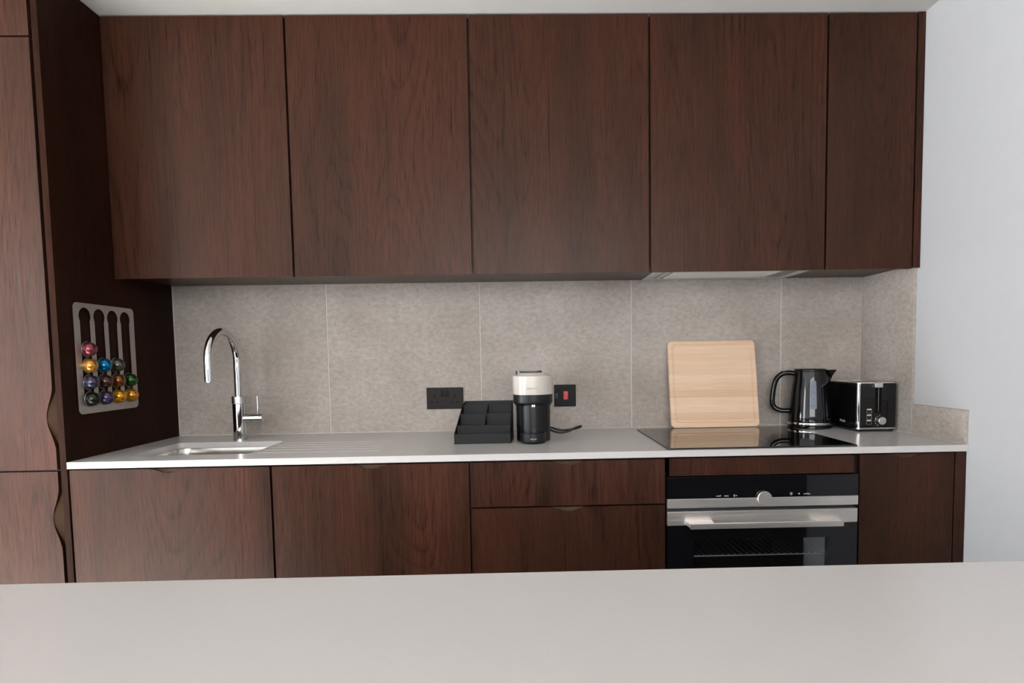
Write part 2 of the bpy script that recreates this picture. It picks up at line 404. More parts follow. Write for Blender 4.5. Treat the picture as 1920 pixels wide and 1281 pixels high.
def window(n, axis, u0, u1, z0, z1, w0, w1, nb):
    bm = BM()
    t = 0.05
    holes = []
    wd = (u1 - u0 - t * (nb + 1)) / nb
    for k in range(nb):
        a = u0 + t + k * (wd + t); holes.append([(a, z0 + t), (a + wd, z0 + t), (a + wd, z1 - t), (a, z1 - t)])
    plate(bm, [(u0, z0), (u1, z0), (u1, z1), (u0, z1)], holes, axis, w0, w1)
    win = struct('window_%d' % n, bm, plain('window_frame_paint', (0.7, 0.7, 0.7), 0.4))
    for h in holes:
        bm = BM(); plate(bm, h, [], axis, (w0 + w1) / 2 - 0.003, (w0 + w1) / 2 + 0.003); obj('glass_pane', bm, CLEARPANE, win, smooth=0)
window(1, 'X', -3.9, -2.5, 0.2, 2.28, LX - 0.10, LX - 0.05, 2)
window(3, 'X', -1.35, -0.15, 0.02, 1.7, LX - 0.10, LX - 0.05, 1)
window(2, 'Y', 0.25, 2.65, 0.2, 2.28, RY - 0.10, RY - 0.05, 3)

# splashback tiles: pieces of the walls, pale joints recessed between them
ZT = 1.4866
bm = BM(); box(bm, XP, WX - 0.002, 0.6018, 0.608, ZW - 0.02, ZT + 0.02); obj('grout', bm, GROUT, wall_back, smooth=0)
xs = [0.0125, 0.6041, 1.2041, 1.8041, 2.4041, 2.7270]
for k in range(5):
    bm = BM(); box(bm, xs[k] + (0.002 if k else 0), xs[k + 1] - 0.002, 0.6, 0.6075, ZW + 0.0025, ZT + 0.02, 0.0006, 1)
    obj('tile', bm, TILE, wall_back)
bm = BM(); box(bm, 2.7285, WX, 0.266, 0.6, ZW - 0.02, 1.478); box(bm, 2.7285, WX, -0.0050, 0.266, ZW, 1.0050); obj('grout', bm, GROUT, wall_right, smooth=0)
bm = BM(); box(bm, 2.7268, 2.7355, 0.2645, 0.597, ZW + 0.0025, 1.4855, 0.0006, 1); obj('tile', bm, TILE, wall_right)
bm = BM(); box(bm, 2.7268, 2.7355, -0.0055, 0.2615, ZW + 0.0025, 1.0055, 0.0006, 1); obj('tile', bm, TILE, wall_right)

# ------------------------------------------------------------------ scalloped door outlines
def notch(c, half, depth, n=20):
    return [(c + half * (2 * i / n - 1), depth * (0.5 + 0.5 * math.cos(PI * (2 * i / n - 1))) ** 1.0) for i in range(n + 1)]
def door_top_notch(x0, x1, z0, z1, c, half, depth):
    pts = [(x0, z0), (x1, z0), (x1, z1)]
    pts += [(u, z1 - d) for u, d in reversed(notch(c, half, depth))]
    pts += [(x0, z1)]
    return pts
def door_side_notch(x0, x1, z0, z1, c, half, depth):
    pts = [(x0, z0), (x1, z0)]
    pts += [(x1 - d, u) for u, d in notch(c, half, depth)]
    pts += [(x1, z1), (x0, z1)]
    return pts

# ------------------------------------------------------------------ tall cabinet on the left
t = thing('tall_cabinet', 'full-height dark oak cabinet with scalloped doors beside the worktop end', 'cabinet', (-0.31, 0.29, 0))
bm = BM(); box(bm, -0.612, -0.0108, 0.002, 0.6, 0.1, 2.318); box(bm, -0.612, -0.0108, 0.06, 0.6, 0, 0.1); obj('carcass', bm, OAK_DARK, t)
bm = BM(); box(bm, -0.0098, XP, -0.02, 0.6, 0, 2.3215, 0.0008); obj('end_panel', bm, OAK_SHADED, t, label='wide dark oak end panel beside the worktop')
XR = -0.0195
bm = BM(); plate(bm, [(-0.61, 2.1255), (XR, 2.1255), (XR, 2.318), (-0.61, 2.318)], [], 'Y', -0.02, 0.0, 0.001); obj('door', bm, OAK, t)
for z0, z1, zc in ((0.8785, 2.1195, 1.0318), (0.1, 0.873, 0.728)):
    bm = BM(); plate(bm, door_side_notch(-0.61, XR, z0, z1, zc, 0.098, 0.021), [], 'Y', -0.02, 0.0)
    d = obj('door', bm, OAK, t, label='dark oak door with a scalloped grip cut in its edge')
    bm = BM(); loft(bm, [[(XR - 0.03, 0.0, z), (XR - 0.03, -0.0185, z), (XR - 0.0215, -0.0180, z), (XR - 0.0005, -0.004, z), (XR - 0.0005, 0.0, z)] for z in (zc - 0.098, zc + 0.098)]); obj('finger_pull', bm, PULL, d, smooth=0)

# ------------------------------------------------------------------ wall cabinets
UY, UZ0, UZ1, UX = 0.2494, 1.4722, 2.317, 0.0066
ulab = ['dark oak wall cabinet above the sink, next to the tall cabinet',
        'dark oak wall cabinet second from the tall cabinet, above the left socket',
        'dark oak wall cabinet in the middle of the row, above the coffee machine',
        'dark oak wall cabinet with the extractor hood beneath, above the hob',
        'narrow dark oak wall cabinet above the kettle and toaster, by the white wall']
for k in range(5):
    x0 = UX + 0.6 * k; x1 = x0 + (0.6 if k < 4 else 0.3025)
    if k == 0: x0 = XP + 0.0005
    t = thing('wall_cabinet', ulab[k], 'cabinet', ((x0 + x1) / 2, 0.43, UZ0), group='dark oak wall cabinets')
    xe = x1 if k < 4 else WX - 0.001
    bm = BM(); box(bm, x0, xe, UY + 0.022, 0.5995, ZT, UZ1 - 0.001)
    obj('carcass', bm, OAK, t)
    bm = BM(); box(bm, x0 + 0.0036, x1 - 0.0034, UY, UY + 0.02, UZ0, UZ1, 0.0009); obj('door', bm, OAK, t)
    if k == 4:
        bm = BM(); box(bm, x1 + 0.0022, WX - 0.0004, UY, UY + 0.02, 1.4755, UZ1 + 0.003, 0.0006); obj('filler_strip', bm, OAK, t)

# extractor hood set into the underside
t = thing('extractor_hood', 'slim grey extractor hood set under the wall cabinet above the hob', 'hood', (2.125, 0.47, 1.4835))
bm = BM(); plate(bm, [(1.845, 0.345), (2.405, 0.345), (2.405, 0.595), (1.845, 0.595)], [], 'Z', 1.4838, 1.4864); obj('body', bm, HOODM, t)
bm = BM(); box(bm, 1.918, 2.300, 0.350, 0.528, 1.4824, 1.4840, 0.0006, 1); obj('light_panel', bm, FROST, t, label='pale frosted lamp cover')
bm = BM(); box(bm, 2.05, 2.300, 0.529, 0.533, 1.4822, 1.4840); obj('trim', bm, CHROME, t)
for xx in (1.879, 1.908):
    bm = BM(); box(bm, xx, xx + 0.002, 0.350, 0.54, 1.4832, 1.4839); obj('slot', bm, DEEP, t)
for i in range(7):
    bm = BM(); box(bm, 2.311 + i * 0.008, 2.3125 + i * 0.008, 0.350, 0.53, 1.4832, 1.4839); obj('slot', bm, DEEP, t)

# ------------------------------------------------------------------ base cabinets
ZD = 0.8723
def base_carcass(x0, x1, parent, mat=None):
    bm = BM(); box(bm, x0, x1, 0.022, 0.598, 0.1, 0.8795); box(bm, x0, x1, 0.07, 0.598, 0.0, 0.1); obj('carcass', bm, mat or OAK_DARK, parent)
# the run of base fronts stands very slightly out of parallel with the back wall: each front has its own depth yf
def panel_top_notch(name, x0, x1, z0, z1, parent, yf, half=0.064, depth=0.0135, label=None):
    c = (x0 + x1) / 2
    bm = BM(); plate(bm, door_top_notch(x0, x1, z0, z1, c, half, depth), [], 'Y', yf, yf + 0.02)
    d = obj(name, bm, OAK, parent, label=label)
    bm = BM()
    zb, zt = z1 - depth - 0.002, z1 - 0.001
    loft(bm, [[(x, yf + 0.0199, zb), (x, yf + 0.0030, zb), (x, yf + 0.0075, zt), (x, yf + 0.0199, zt)] for x in (c - half, c + half)])
    obj('finger_pull', bm, PULL, d, smooth=0)
    return d
# sink cabinet is open inside so that the basin hangs in it
t = thing('base_cabinet', 'dark oak base cabinet under the sink with a scalloped door', 'cabinet', (0.30, 0.3, 0), group='dark oak base cabinets')
bm = BM()
for a in ((0.0095, 0.027, 0.022, 0.598, 0.1, 0.8795), (0.586, 0.6045, 0.022, 0.598, 0.1, 0.8795), (0.027, 0.586, 0.022, 0.598, 0.1, 0.118), (0.027, 0.586, 0.58, 0.598, 0.118, 0.8795), (0.0095, 0.6045, 0.07, 0.09, 0, 0.1)): box(bm, *a)
obj('carcass', bm, OAK_DARK, t)
panel_top_notch('door', 0.0118, 0.6030, 0.1, 0.8750, t, -0.0160)
t = thing('base_cabinet', 'dark oak base cabinet with a scalloped door left of the drawers', 'cabinet', (0.90, 0.3, 0), group='dark oak base cabinets')
base_carcass(0.6055, 1.2003, t); panel_top_notch('door', 0.6082, 1.1983, 0.1, 0.8742, t, -0.0120)
t = thing('drawer_cabinet', 'dark oak drawer cabinet left of the oven', 'cabinet', (1.50, 0.3, 0), group='dark oak base cabinets')
base_carcass(1.2013, 1.7985, t)
panel_top_notch('drawer', 1.2033, 1.7962, 0.7365, 0.8735, t, -0.0080)
panel_top_notch('drawer', 1.2033, 1.7962, 0.42, 0.7315, t, -0.0080)
panel_top_notch('drawer', 1.2033, 1.7962, 0.1, 0.415, t, -0.0080)
t = thing('oven_cabinet', 'oven housing cabinet with a shallow dark oak panel above the oven', 'cabinet', (2.10, 0.3, 0), group='dark oak base cabinets')
bm = BM()
for a in ((1.8005, 1.8018, 0.022, 0.598, 0.1, 0.8795), (2.3982, 2.3995, 0.022, 0.598, 0.1, 0.8795), (1.802, 2.398, 0.05, 0.598, 0.8175, 0.8195), (1.802, 2.398, 0.022, 0.598, 0.1, 0.2), (1.802, 2.398, 0.59, 0.598, 0.2, 0.8175)): box(bm, *a)
obj('carcass', bm, OAK_DARK, t)
bm = BM(); box(bm, 1.8120, 2.3850, 0.0, 0.02, 0.8182, 0.8735, 0.0008); obj('front_panel', bm, OAK, t)
bm = BM(); box(bm, 1.803, 2.397, 0.0, 0.02, 0.1, 0.205, 0.0008); obj('front_panel', bm, OAK, t)
t = thing('base_cabinet', 'narrow dark oak base cabinet with a scalloped door right of the oven', 'cabinet', (2.55, 0.3, 0), group='dark oak base cabinets')
base_carcass(2.4005, 2.735, t)
panel_top_notch('door', 2.4030, 2.6970, 0.1, 0.8745, t, 0.0)
bm = BM(); box(bm, 2.7015, WX - 0.0004, 0.0, 0.02, 0.0, 0.8775, 0.0006); obj('filler_strip', bm, OAK, t)

# ------------------------------------------------------------------ worktop with sink cut-out and drainer grooves
t = thing('worktop', 'long white quartz worktop with cut-out sink and drainer grooves', 'worktop', (1.37, 0.29, ZW - 0.02))
OX0, OX1, OY0, OY1 = 0.122, 0.502, 0.088, 0.388
sinkhole = rr(OX0, OX1, OY0, OY1, 0.022)
outer = [(XP + 0.0004, -0.0205), (1.3, -0.0155), (2.7355, -0.0105), (2.7355, -0.0062), (2.7264, -0.0062), (2.7264, 0.5995), (XP + 0.0004, 0.5995)]
grooves = []
for i in range(5):
    y = 0.330 - i * 0.0565
    grooves.append(rr(0.517, 0.905, y - 0.004, y + 0.004, 0.0038, 4))
bm = BM(); plate(bm, outer, [sinkhole], 'Z', ZW - 0.02, ZW - 0.0035); plate(bm, outer, [sinkhole] + grooves, 'Z', ZW - 0.0035, ZW)
obj('slab', bm, QUARTZ, t, smooth=30)

# sink basin, hung under the worktop
t = thing('sink', 'undermounted stainless steel sink in the white worktop', 'sink', (0.312, 0.238, 0.70))
rings = []
for ins, z, r in ((-0.02, 0.8795, 0.05), (-0.004, 0.8795, 0.045), (-0.003, 0.878, 0.045), (0.0, 0.86, 0.046), (0.004, 0.74, 0.05), (0.014, 0.716, 0.05), (0.034, 0.704, 0.05), (0.1, 0.700, 0.03)):
    rings.append([(u, v, z) for u, v in rr(OX0 + ins, OX1 - ins, OY0 + ins, OY1 - ins, r, 8)])
bm = BM(); loft(bm, rings, False, True)
o = obj('basin', bm, SINKM, t); s = o.modifiers.new('thickness', 'SOLIDIFY'); s.thickness = 0.0012; s.offset = -1
bm = BM(); lathe(bm, [(0.0, 0.0), (0.012, 0.001), (0.034, 0.003), (0.043, 0.002), (0.045, 0.0005)], (0.312, 0.238, 0.7005)); obj('drain', bm, CHROME, t)

# mixer tap
FX, FY = 0.3150, 0.4500
t = thing('tap', 'tall chrome mixer tap with a swan-neck spout behind the sink', 'tap', (FX, FY, ZW))
bm = BM(); lathe(bm, [(0, 0), (0.0255, 0), (0.0255, 0.003), (0.0238, 0.0036), (0.0238, 0.1335), (0.0228, 0.1345), (0, 0.1345)], (FX, FY, ZW)); obj('body', bm, CHROME, t)
bm = BM()
lathe(bm, [(0, 0.135), (0.0235, 0.135), (0.0247, 0.1362), (0.0247, 0.1612), (0.0235, 0.1624), (0, 0.1624)], (FX, FY, ZW), seg=72)
for v in bm.verts:
    d = Vector((v.co.x - FX, v.co.y - FY))
    if d.length > 0.0244:
        k = round(math.atan2(d.y, d.x) / (2 * PI / 72))
        if k % 2: v.co.x = FX + d.x * 0.985; v.co.y = FY + d.y * 0.985
obj('knurled_ring', bm, KNURL, t)
pts = [(FX, FY, 1.0615), (FX, FY, 1.12), (FX, FY, 1.185)]
for i in range(0, 25):
    a = PI * i / 24
    pts.append((FX - 0.0085 * (1 - math.cos(a)) / 2, FY - 0.1 + 0.1 * math.cos(a), 1.196 + 0.1005 * math.sin(a)))
pts += [(FX - 0.0085, FY - 0.2, 1.16), (FX - 0.0085, FY - 0.2, 1.124)]
bm = BM(); tube(bm, pts, 0.0137, 24, ref=(1, 0, 0)); obj('spout', bm, CHROME, t)
bm = BM(); cyl(bm, (FX - 0.0085, FY - 0.2, 0), 0.0105, 1.1215, 1.1245); obj('aerator', bm, KNURL, t)
bm = BM(); lathe(bm, [(0, 0.012), (0.0165, 0.012), (0.0165, 0.0585), (0.0158, 0.0592), (0.0158, 0.0605), (0.0165, 0.0612), (0.0165, 0.084), (0.0155, 0.086), (0, 0.086)], (FX, FY, 0.979), 'X'); o = obj('lever_housing', bm, CHROME, t)
bm = BM(); cyl(bm, (FX + 0.0685, FY, 0), 0.0036, 0.990, 1.0625, seg=20, bev=0.0008); obj('lever', bm, CHROME, t)

# ------------------------------------------------------------------ pod holder on the end panel, and its pods
t = thing('pod_holder', 'flat steel coffee pod holder with four slots on the dark end panel', 'holder', (XP + 0.002, 0.189, 1.208))
cols = [0.090, 0.157, 0.223, 0.289]
holes = []
for cy in cols:
    h = 0.0232; R = 0.0272; a0 = math.asin(h / R)
    arc = [(cy + R * math.sin(-a0 + 0), 0)]
    pts = []
    for i in range(25):
        a = -PI / 2 - (PI / 2 - a0) + 0  # start of the round head
        th = (PI - a0) * (2 * i / 24 - 1)
        pts.append((cy - R * math.sin(th), 1.338 + R * math.cos(th)))
    z1 = 1.060
    bot = [(cy + h * math.cos(PI + PI * i / 12), 1.082 + h * math.sin(PI + PI * i / 12)) for i in range(13)]
    # th runs from right neck over the top to the left neck; then down and round the bottom
    holes.append(pts + [(u, z) for u, z in (reversed(bot) if pts[-1][0] > cy else bot)])
bm = BM(); plate(bm, rr(0.0405, 0.338, 1.0365, 1.379, 0.016), holes, 'X', XP + 0.0042, XP + 0.0056); obj('plate', bm, TRAYM, t, smooth=30)
for yy, zz in ((0.052, 1.052), (0.327, 1.048), (0.052, 1.366), (0.327, 1.367)):
    bm = BM(); cyl(bm, (0, yy, zz), 0.006, XP + 0.0002, XP + 0.0043, 'X', 16); obj('standoff', bm, TRAYM, t)
zrow = [1.2365, 1.1855, 1.1335, 1.0815]
podsl = [
 (0, 0, (0.30, 0.055, 0.075), 'rose pink coffee pod at the top of the fullest holder slot'),
 (0, 1, (0.80, 0.36, 0.06), 'orange gold coffee pod directly under the rose pink one'),
 (0, 2, (0.085, 0.075, 0.135), 'slate violet coffee pod directly under the orange gold one'),
 (0, 3, (0.022, 0.030, 0.020), 'blackish green coffee pod at the bottom of the fullest holder slot'),
 (1, 1, (0.0, 0.22, 0.50), 'bright blue coffee pod topping the second holder slot'),
 (1, 2, (0.115, 0.050, 0.038), 'reddish brown coffee pod under the bright blue one'),
 (1, 3, (0.10, 0.075, 0.17), 'purple coffee pod at the bottom under the reddish brown one'),
 (2, 1, (0.13, 0.115, 0.09), 'dark grey coffee pod topping the third holder slot'),
 (2, 2, (0.27, 0.085, 0.014), 'copper brown coffee pod under the dark grey one'),
 (2, 3, (0.88, 0.40, 0.012), 'bright yellow gold coffee pod under the copper brown one'),
 (3, 2, (0.028, 0.115, 0.014), 'green coffee pod topping the shortest stack in the holder'),
 (3, 3, (0.80, 0.35, 0.035), 'amber gold coffee pod under the green one')]
for c, r, col, lab in podsl:
    y, z = cols[c], zrow[r]
    p = thing('coffee_pod', lab, 'pod', (XP + 0.0057, y, z), group='coffee pods in the wall holder')
    x0 = XP + 0.0058
    bm = BM(); lathe(bm, [(0, 0.0), (0.0243, 0.0), (0.0247, 0.0006), (0.0243, 0.0013), (0.0225, 0.0016), (0, 0.0016)], (x0, y, z), 'X', 40); obj('rim', bm, RIMM, p, label='silver rim')
    prof = [(0, 0.0017), (0.0222, 0.0017), (0.0224, 0.005), (0.0217, 0.011), (0.0196, 0.0175), (0.0160, 0.0225), (0.0115, 0.0262), (0.006, 0.0284), (0, 0.029)]
    bm = BM(); lathe(bm, prof, (x0, y, z), 'X', 40)
    obj('dome', bm, foil('foil_%d%d' % (c, r), col), p, smooth=60)

# ------------------------------------------------------------------ sockets
t = thing('double_socket', 'dark bronze double wall socket left of the black organiser', 'socket', (1.0600, 0.6, 1.0315))
bm = BM(); box(bm, 0.9878, 1.1325, 0.5925, 0.6, 0.9893, 1.0742, 0.0025, 3); obj('faceplate', bm, BROWNBLK, t)
for xx in (1.0492, 1.0697):
    bm = BM(); box(bm, xx - 0.0058, xx + 0.0058, 0.5895, 0.593, 1.0395, 1.0632, 0.0015); obj('rocker_switch', bm, SWITCHBLK, t)
for ex, nx, lx in ((1.0195, 1.0083, 1.0302), (1.1000, 1.0880, 1.1102)):
    for (px_, pz_, hw, hh) in ((ex, 1.0405, 0.0022, 0.0045), (nx, 1.0172, 0.0035, 0.0024), (lx, 1.0172, 0.0035, 0.0024)):
        bm = BM(); box(bm, px_ - hw, px_ + hw, 0.5921, 0.5927, pz_ - hh, pz_ + hh); obj('pin_hole', bm, DEEP, t)
t = thing('cooker_switch', 'black wall switch with a red rocker, right of the coffee machine', 'switch', (1.5370, 0.6, 1.0345))
bm = BM(); box(bm, 1.4940, 1.5800, 0.5925, 0.6, 0.9912, 1.0780, 0.0025, 3); obj('faceplate', bm, SWITCHBLK, t)
bm = BM(); box(bm, 1.5301, 1.5488, 0.5885, 0.593, 1.0186, 1.0521, 0.0012); obj('rocker_switch', bm, RED, t, label='red rocker')
bm = BM(); box(bm, 1.4978, 1.5085, 0.5915, 0.593, 1.0235, 1.0447, 0.0005); obj('neon_window', bm, SATINBLK, t)

# ------------------------------------------------------------------ black organiser
def organiser():
    t = thing('desk_organiser', 'black stepped organiser tray with compartments left of the coffee machine', 'organiser', (1.23, 0.285, ZW))
    yb = 0.372
    def xl(y): return 1.1330 + (y - 0.214) * 0.165
    def xr(y): return 1.3235 + (y - 0.214) * 0.055
    def zt(y): return 0.9345 + (y - 0.214) * 0.74 if y < 0.335 else 1.0240 + (y - 0.335) * 0.30
    TH = 0.0022
    def wallpoly(bm, a, b, za0, zb0, za1, zb1, n):
        """upright sheet from a to b (plan points), bottoms za0/zb0, tops za1/zb1, thickness along n"""
        a = Vector(a); b = Vector(b); n = Vector(n)
        r0 = [(a.x, a.y, za0), (b.x, b.y, zb0), (b.x, b.y, zb1), (a.x, a.y, za1)]
        r1 = [(p[0] + n.x, p[1] + n.y, p[2]) for p in r0]
        loft(bm, [r0, r1])
    Z0 = ZW
    for nm, xf, s in (('side_panel', xl, 1), ('side_panel', xr, -1)):
        bm = BM()
        prof = [(0.214, Z0), (yb, Z0), (yb, zt(yb)), (0.335, zt(0.335)), (0.214, zt(0.214))]
        loft(bm, [[(xf(y), y, z) for y, z in prof], [(xf(y) + s * TH, y, z) for y, z in prof]]); obj(nm, bm, MATTBLK, t, smooth=0)
    bm = BM(); wallpoly(bm, (xl(0.214), 0.2139), (xr(0.214), 0.2139), Z0, Z0, zt(0.214), zt(0.214), (0, 0.003)); obj('front_panel', bm, MATTBLK, t, smooth=0)
    for y in (0.250, 0.299, 0.343):
        bm = BM(); wallpoly(bm, (xl(y) + TH, y), (xr(y) - TH, y), Z0 + 0.003, Z0 + 0.003, zt(y) - 0.002, zt(y) - 0.002, (0, TH)); obj('divider', bm, MATTBLK, t, smooth=0)
    bm = BM(); wallpoly(bm, (xl(yb), yb), (xr(yb), yb), Z0, Z0, zt(yb), zt(yb), (0, -TH)); obj('back_panel', bm, MATTBLK, t, smooth=0)
    bm = BM(); loft(bm, [[(xl(0.216), 0.216, z), (xr(0.216), 0.216, z), (xr(yb), yb, z), (xl(yb), yb, z)] for z in (Z0 + 0.0002, Z0 + 0.003)]); obj('floor_panel', bm, MATTBLK, t, smooth=0)
    for ya, yc in ((0.2522, 0.299), (0.3012, 0.343)):
        xa = 0.5 * (xl(ya) + xr(ya)) + 0.001; xc = 0.5 * (xl(yc) + xr(yc)) + 0.001
        bm = BM()
        prof = [(xa, ya, Z0 + 0.003), (xc, yc, Z0 + 0.003), (xc, yc, zt(yc) - 0.003), (xa, ya, zt(ya) - 0.003)]
        loft(bm, [prof, [(x + TH, y, z) for x, y, z in prof]]); obj('divider', bm, MATTBLK, t, smooth=0)
organiser()

# ------------------------------------------------------------------ coffee machine
def coffee():
    X = 1.4022
    t = thing('coffee_machine', 'small black and cream pod coffee machine beside the organiser', 'coffee machine', (X, 0.27, ZW))
    HY, HR = 0.272, 0.0695
    bm = BM(); lathe(bm, [(0, 0), (0.0555, 0), (0.0585, 0.003), (0.0590, 0.12), (0.0640, 0.1275), (0.0668, 0.1300), (0, 0.1300)], (X + 0.001, 0.287, ZW), seg=64); obj('body', bm, SATINBLK, t)
    bm = BM(); lathe(bm, [(0.0, 0.1298), (0.064, 0.1298), (0.0668, 0.132), (0.0680, 0.137), (0.0680, 0.1625), (0.0, 0.1625)], (X, HY, ZW), seg=64); obj('head_ring', bm, SATINBLK, t)
    bm = BM(); lathe(bm, [(0.0, 0.1628), (0.0688, 0.1628), (0.0695, 0.164), (HR, 0.2235), (0.0680, 0.2262), (0.058, 0.2268), (0.050, 0.2340), (0.046, 0.2355), (0, 0.2355)], (X, HY, ZW), seg=64)
    obj('lid', bm, CREAM, t, label='cream round lid')
    bm = BM()
    loft(bm, [[(u, v, 0.903) for u, v in rr(X - 0.055, X + 0.048, 0.352, 0.452, 0.02)], [(u, v, 1.141) for u, v in rr(X - 0.0590, X + 0.036, 0.345, 0.452, 0.02)]])
    obj('water_tank', bm, SMOKE, t, label='smoked water tank')
    bm = BM(); lathe(bm, [(0, 0), (0.037, 0), (0.0415, 0.003), (0.0438, 0.010), (0.0438, 0.0345), (0.0425, 0.036), (0, 0.036)], (X - 0.002, 0.2125, ZW), seg=56)
    obj('cup_support', bm, SATINBLK, t)
    bm = BM(); lathe(bm, [(0, 0.0362), (0.039, 0.0362), (0.039, 0.0376), (0, 0.0376)], (X - 0.002, 0.2125, ZW), seg=48); obj('drip_grid', bm, GLOSSBLK, t)
    # column front, slightly proud, behind the cup
    bm = BM(); lathe(bm, [(0, 0.036), (0.0455, 0.036), (0.0462, 0.04), (0.0462, 0.119), (0.044, 0.1295), (0, 0.1297)], (X, 0.266, ZW), seg=56); obj('column', bm, SATINBLK, t)
    bm = BM()
    cyl(bm, (X - 0.002, 0.2125, 0), 0.0045, 1.0225, 1.0305, seg=16); cyl(bm, (X + 0.004, 0.2125, 0), 0.0032, 1.0215, 1.0305, seg=16)
    obj('outlet', bm, CHROME, t)
    obj('lettering', text('NESPRESSO', 0.0068, (X - 0.004, 0, 1.0842), (X, HY, HR + 0.0001), spacing=1.05), GREYPRINT, t, smooth=0)
    obj('lettering', text('KRUPS', 0.0068, (X - 0.002, 0, 0.9176), (X - 0.002, 0.2125, 0.0440), spacing=1.1), PALEPRINT, t, smooth=0)
    bm = BM()
    tube(bm, catmull([(1.452, 0.385, 0.925), (1.470, 0.41, 0.9285), (1.488, 0.42, 0.922), (1.510, 0.42, 0.9175), (1.543, 0.42, 0.9190), (1.562, 0.418, 0.9225), (1.578, 0.415, 0.9275), (1.5815, 0.412, 0.9315), (1.574, 0.408, 0.931), (1.556, 0.402, 0.925), (1.538, 0.40, 0.9165), (1.510, 0.398, 0.9105), (1.484, 0.396, 0.9145), (1.462, 0.39, 0.9245), (1.448, 0.38, 0.928)], 8), 0.0038, 12)
    obj('power_cord', bm, SATINBLK, t)
    bm = BM()
    tube(bm, catmull([(1.448, 0.44, 0.93), (1.463, 0.465, 0.955), (1.470, 0.50, 0.985), (1.463, 0.55, 1.01), (1.452, 0.585, 1.02)], 8), 0.0035, 12); obj('power_cord', bm, SATINBLK, t)
coffee()

# ------------------------------------------------------------------ cutting board
def board():
    W, H, T = 0.3465, 0.3445, 0.018
    tilt = math.atan2(0.066, 0.34)
    t = thing('cutting_board', 'light beech cutting board leaning on the tiled wall behind the hob', 'board', (2.1165, 0.5120, 0.9058))
    t.rotation_euler = (-tilt, 0, 0)
    bm = BM()
    out = rr(-W / 2, W / 2, 0, H, 0.018, 8); n = len(out)
    def scale_in(d, r): return rr(-W / 2 + d, W / 2 - d, d, H - d, r, 8)
    R = []
    def ring(d, y, r): R.append([(u, y, v) for u, v in scale_in(d, r)])
    ring(0.004, T, 0.016); ring(0.0, T - 0.004, 0.018); ring(0.0, 0.004, 0.018); ring(0.0012, 0.0012, 0.017); ring(0.004, 0.0, 0.016)
    ring(0.0155, 0.0, 0.012); ring(0.0165, 0.0022, 0.012); ring(0.0185, 0.0028, 0.011); ring(0.0205, 0.0022, 0.011); ring(0.0215, 0.0, 0.011)
    loft(bm, R, True, True)
    obj('panel', bm, BEECH, t, local=True)
board()

# ------------------------------------------------------------------ hob
t = thing('hob', 'flat black glass induction hob set on the worktop', 'hob', (2.103, 0.258, ZW))
bm = BM(); plate(bm, rr(1.8085, 2.3965, 0.002, 0.5145, 0.004, 4), [], 'Z', ZW, ZW + 0.0050, 0.0012); obj('glass_top', bm, HOBGL, t)

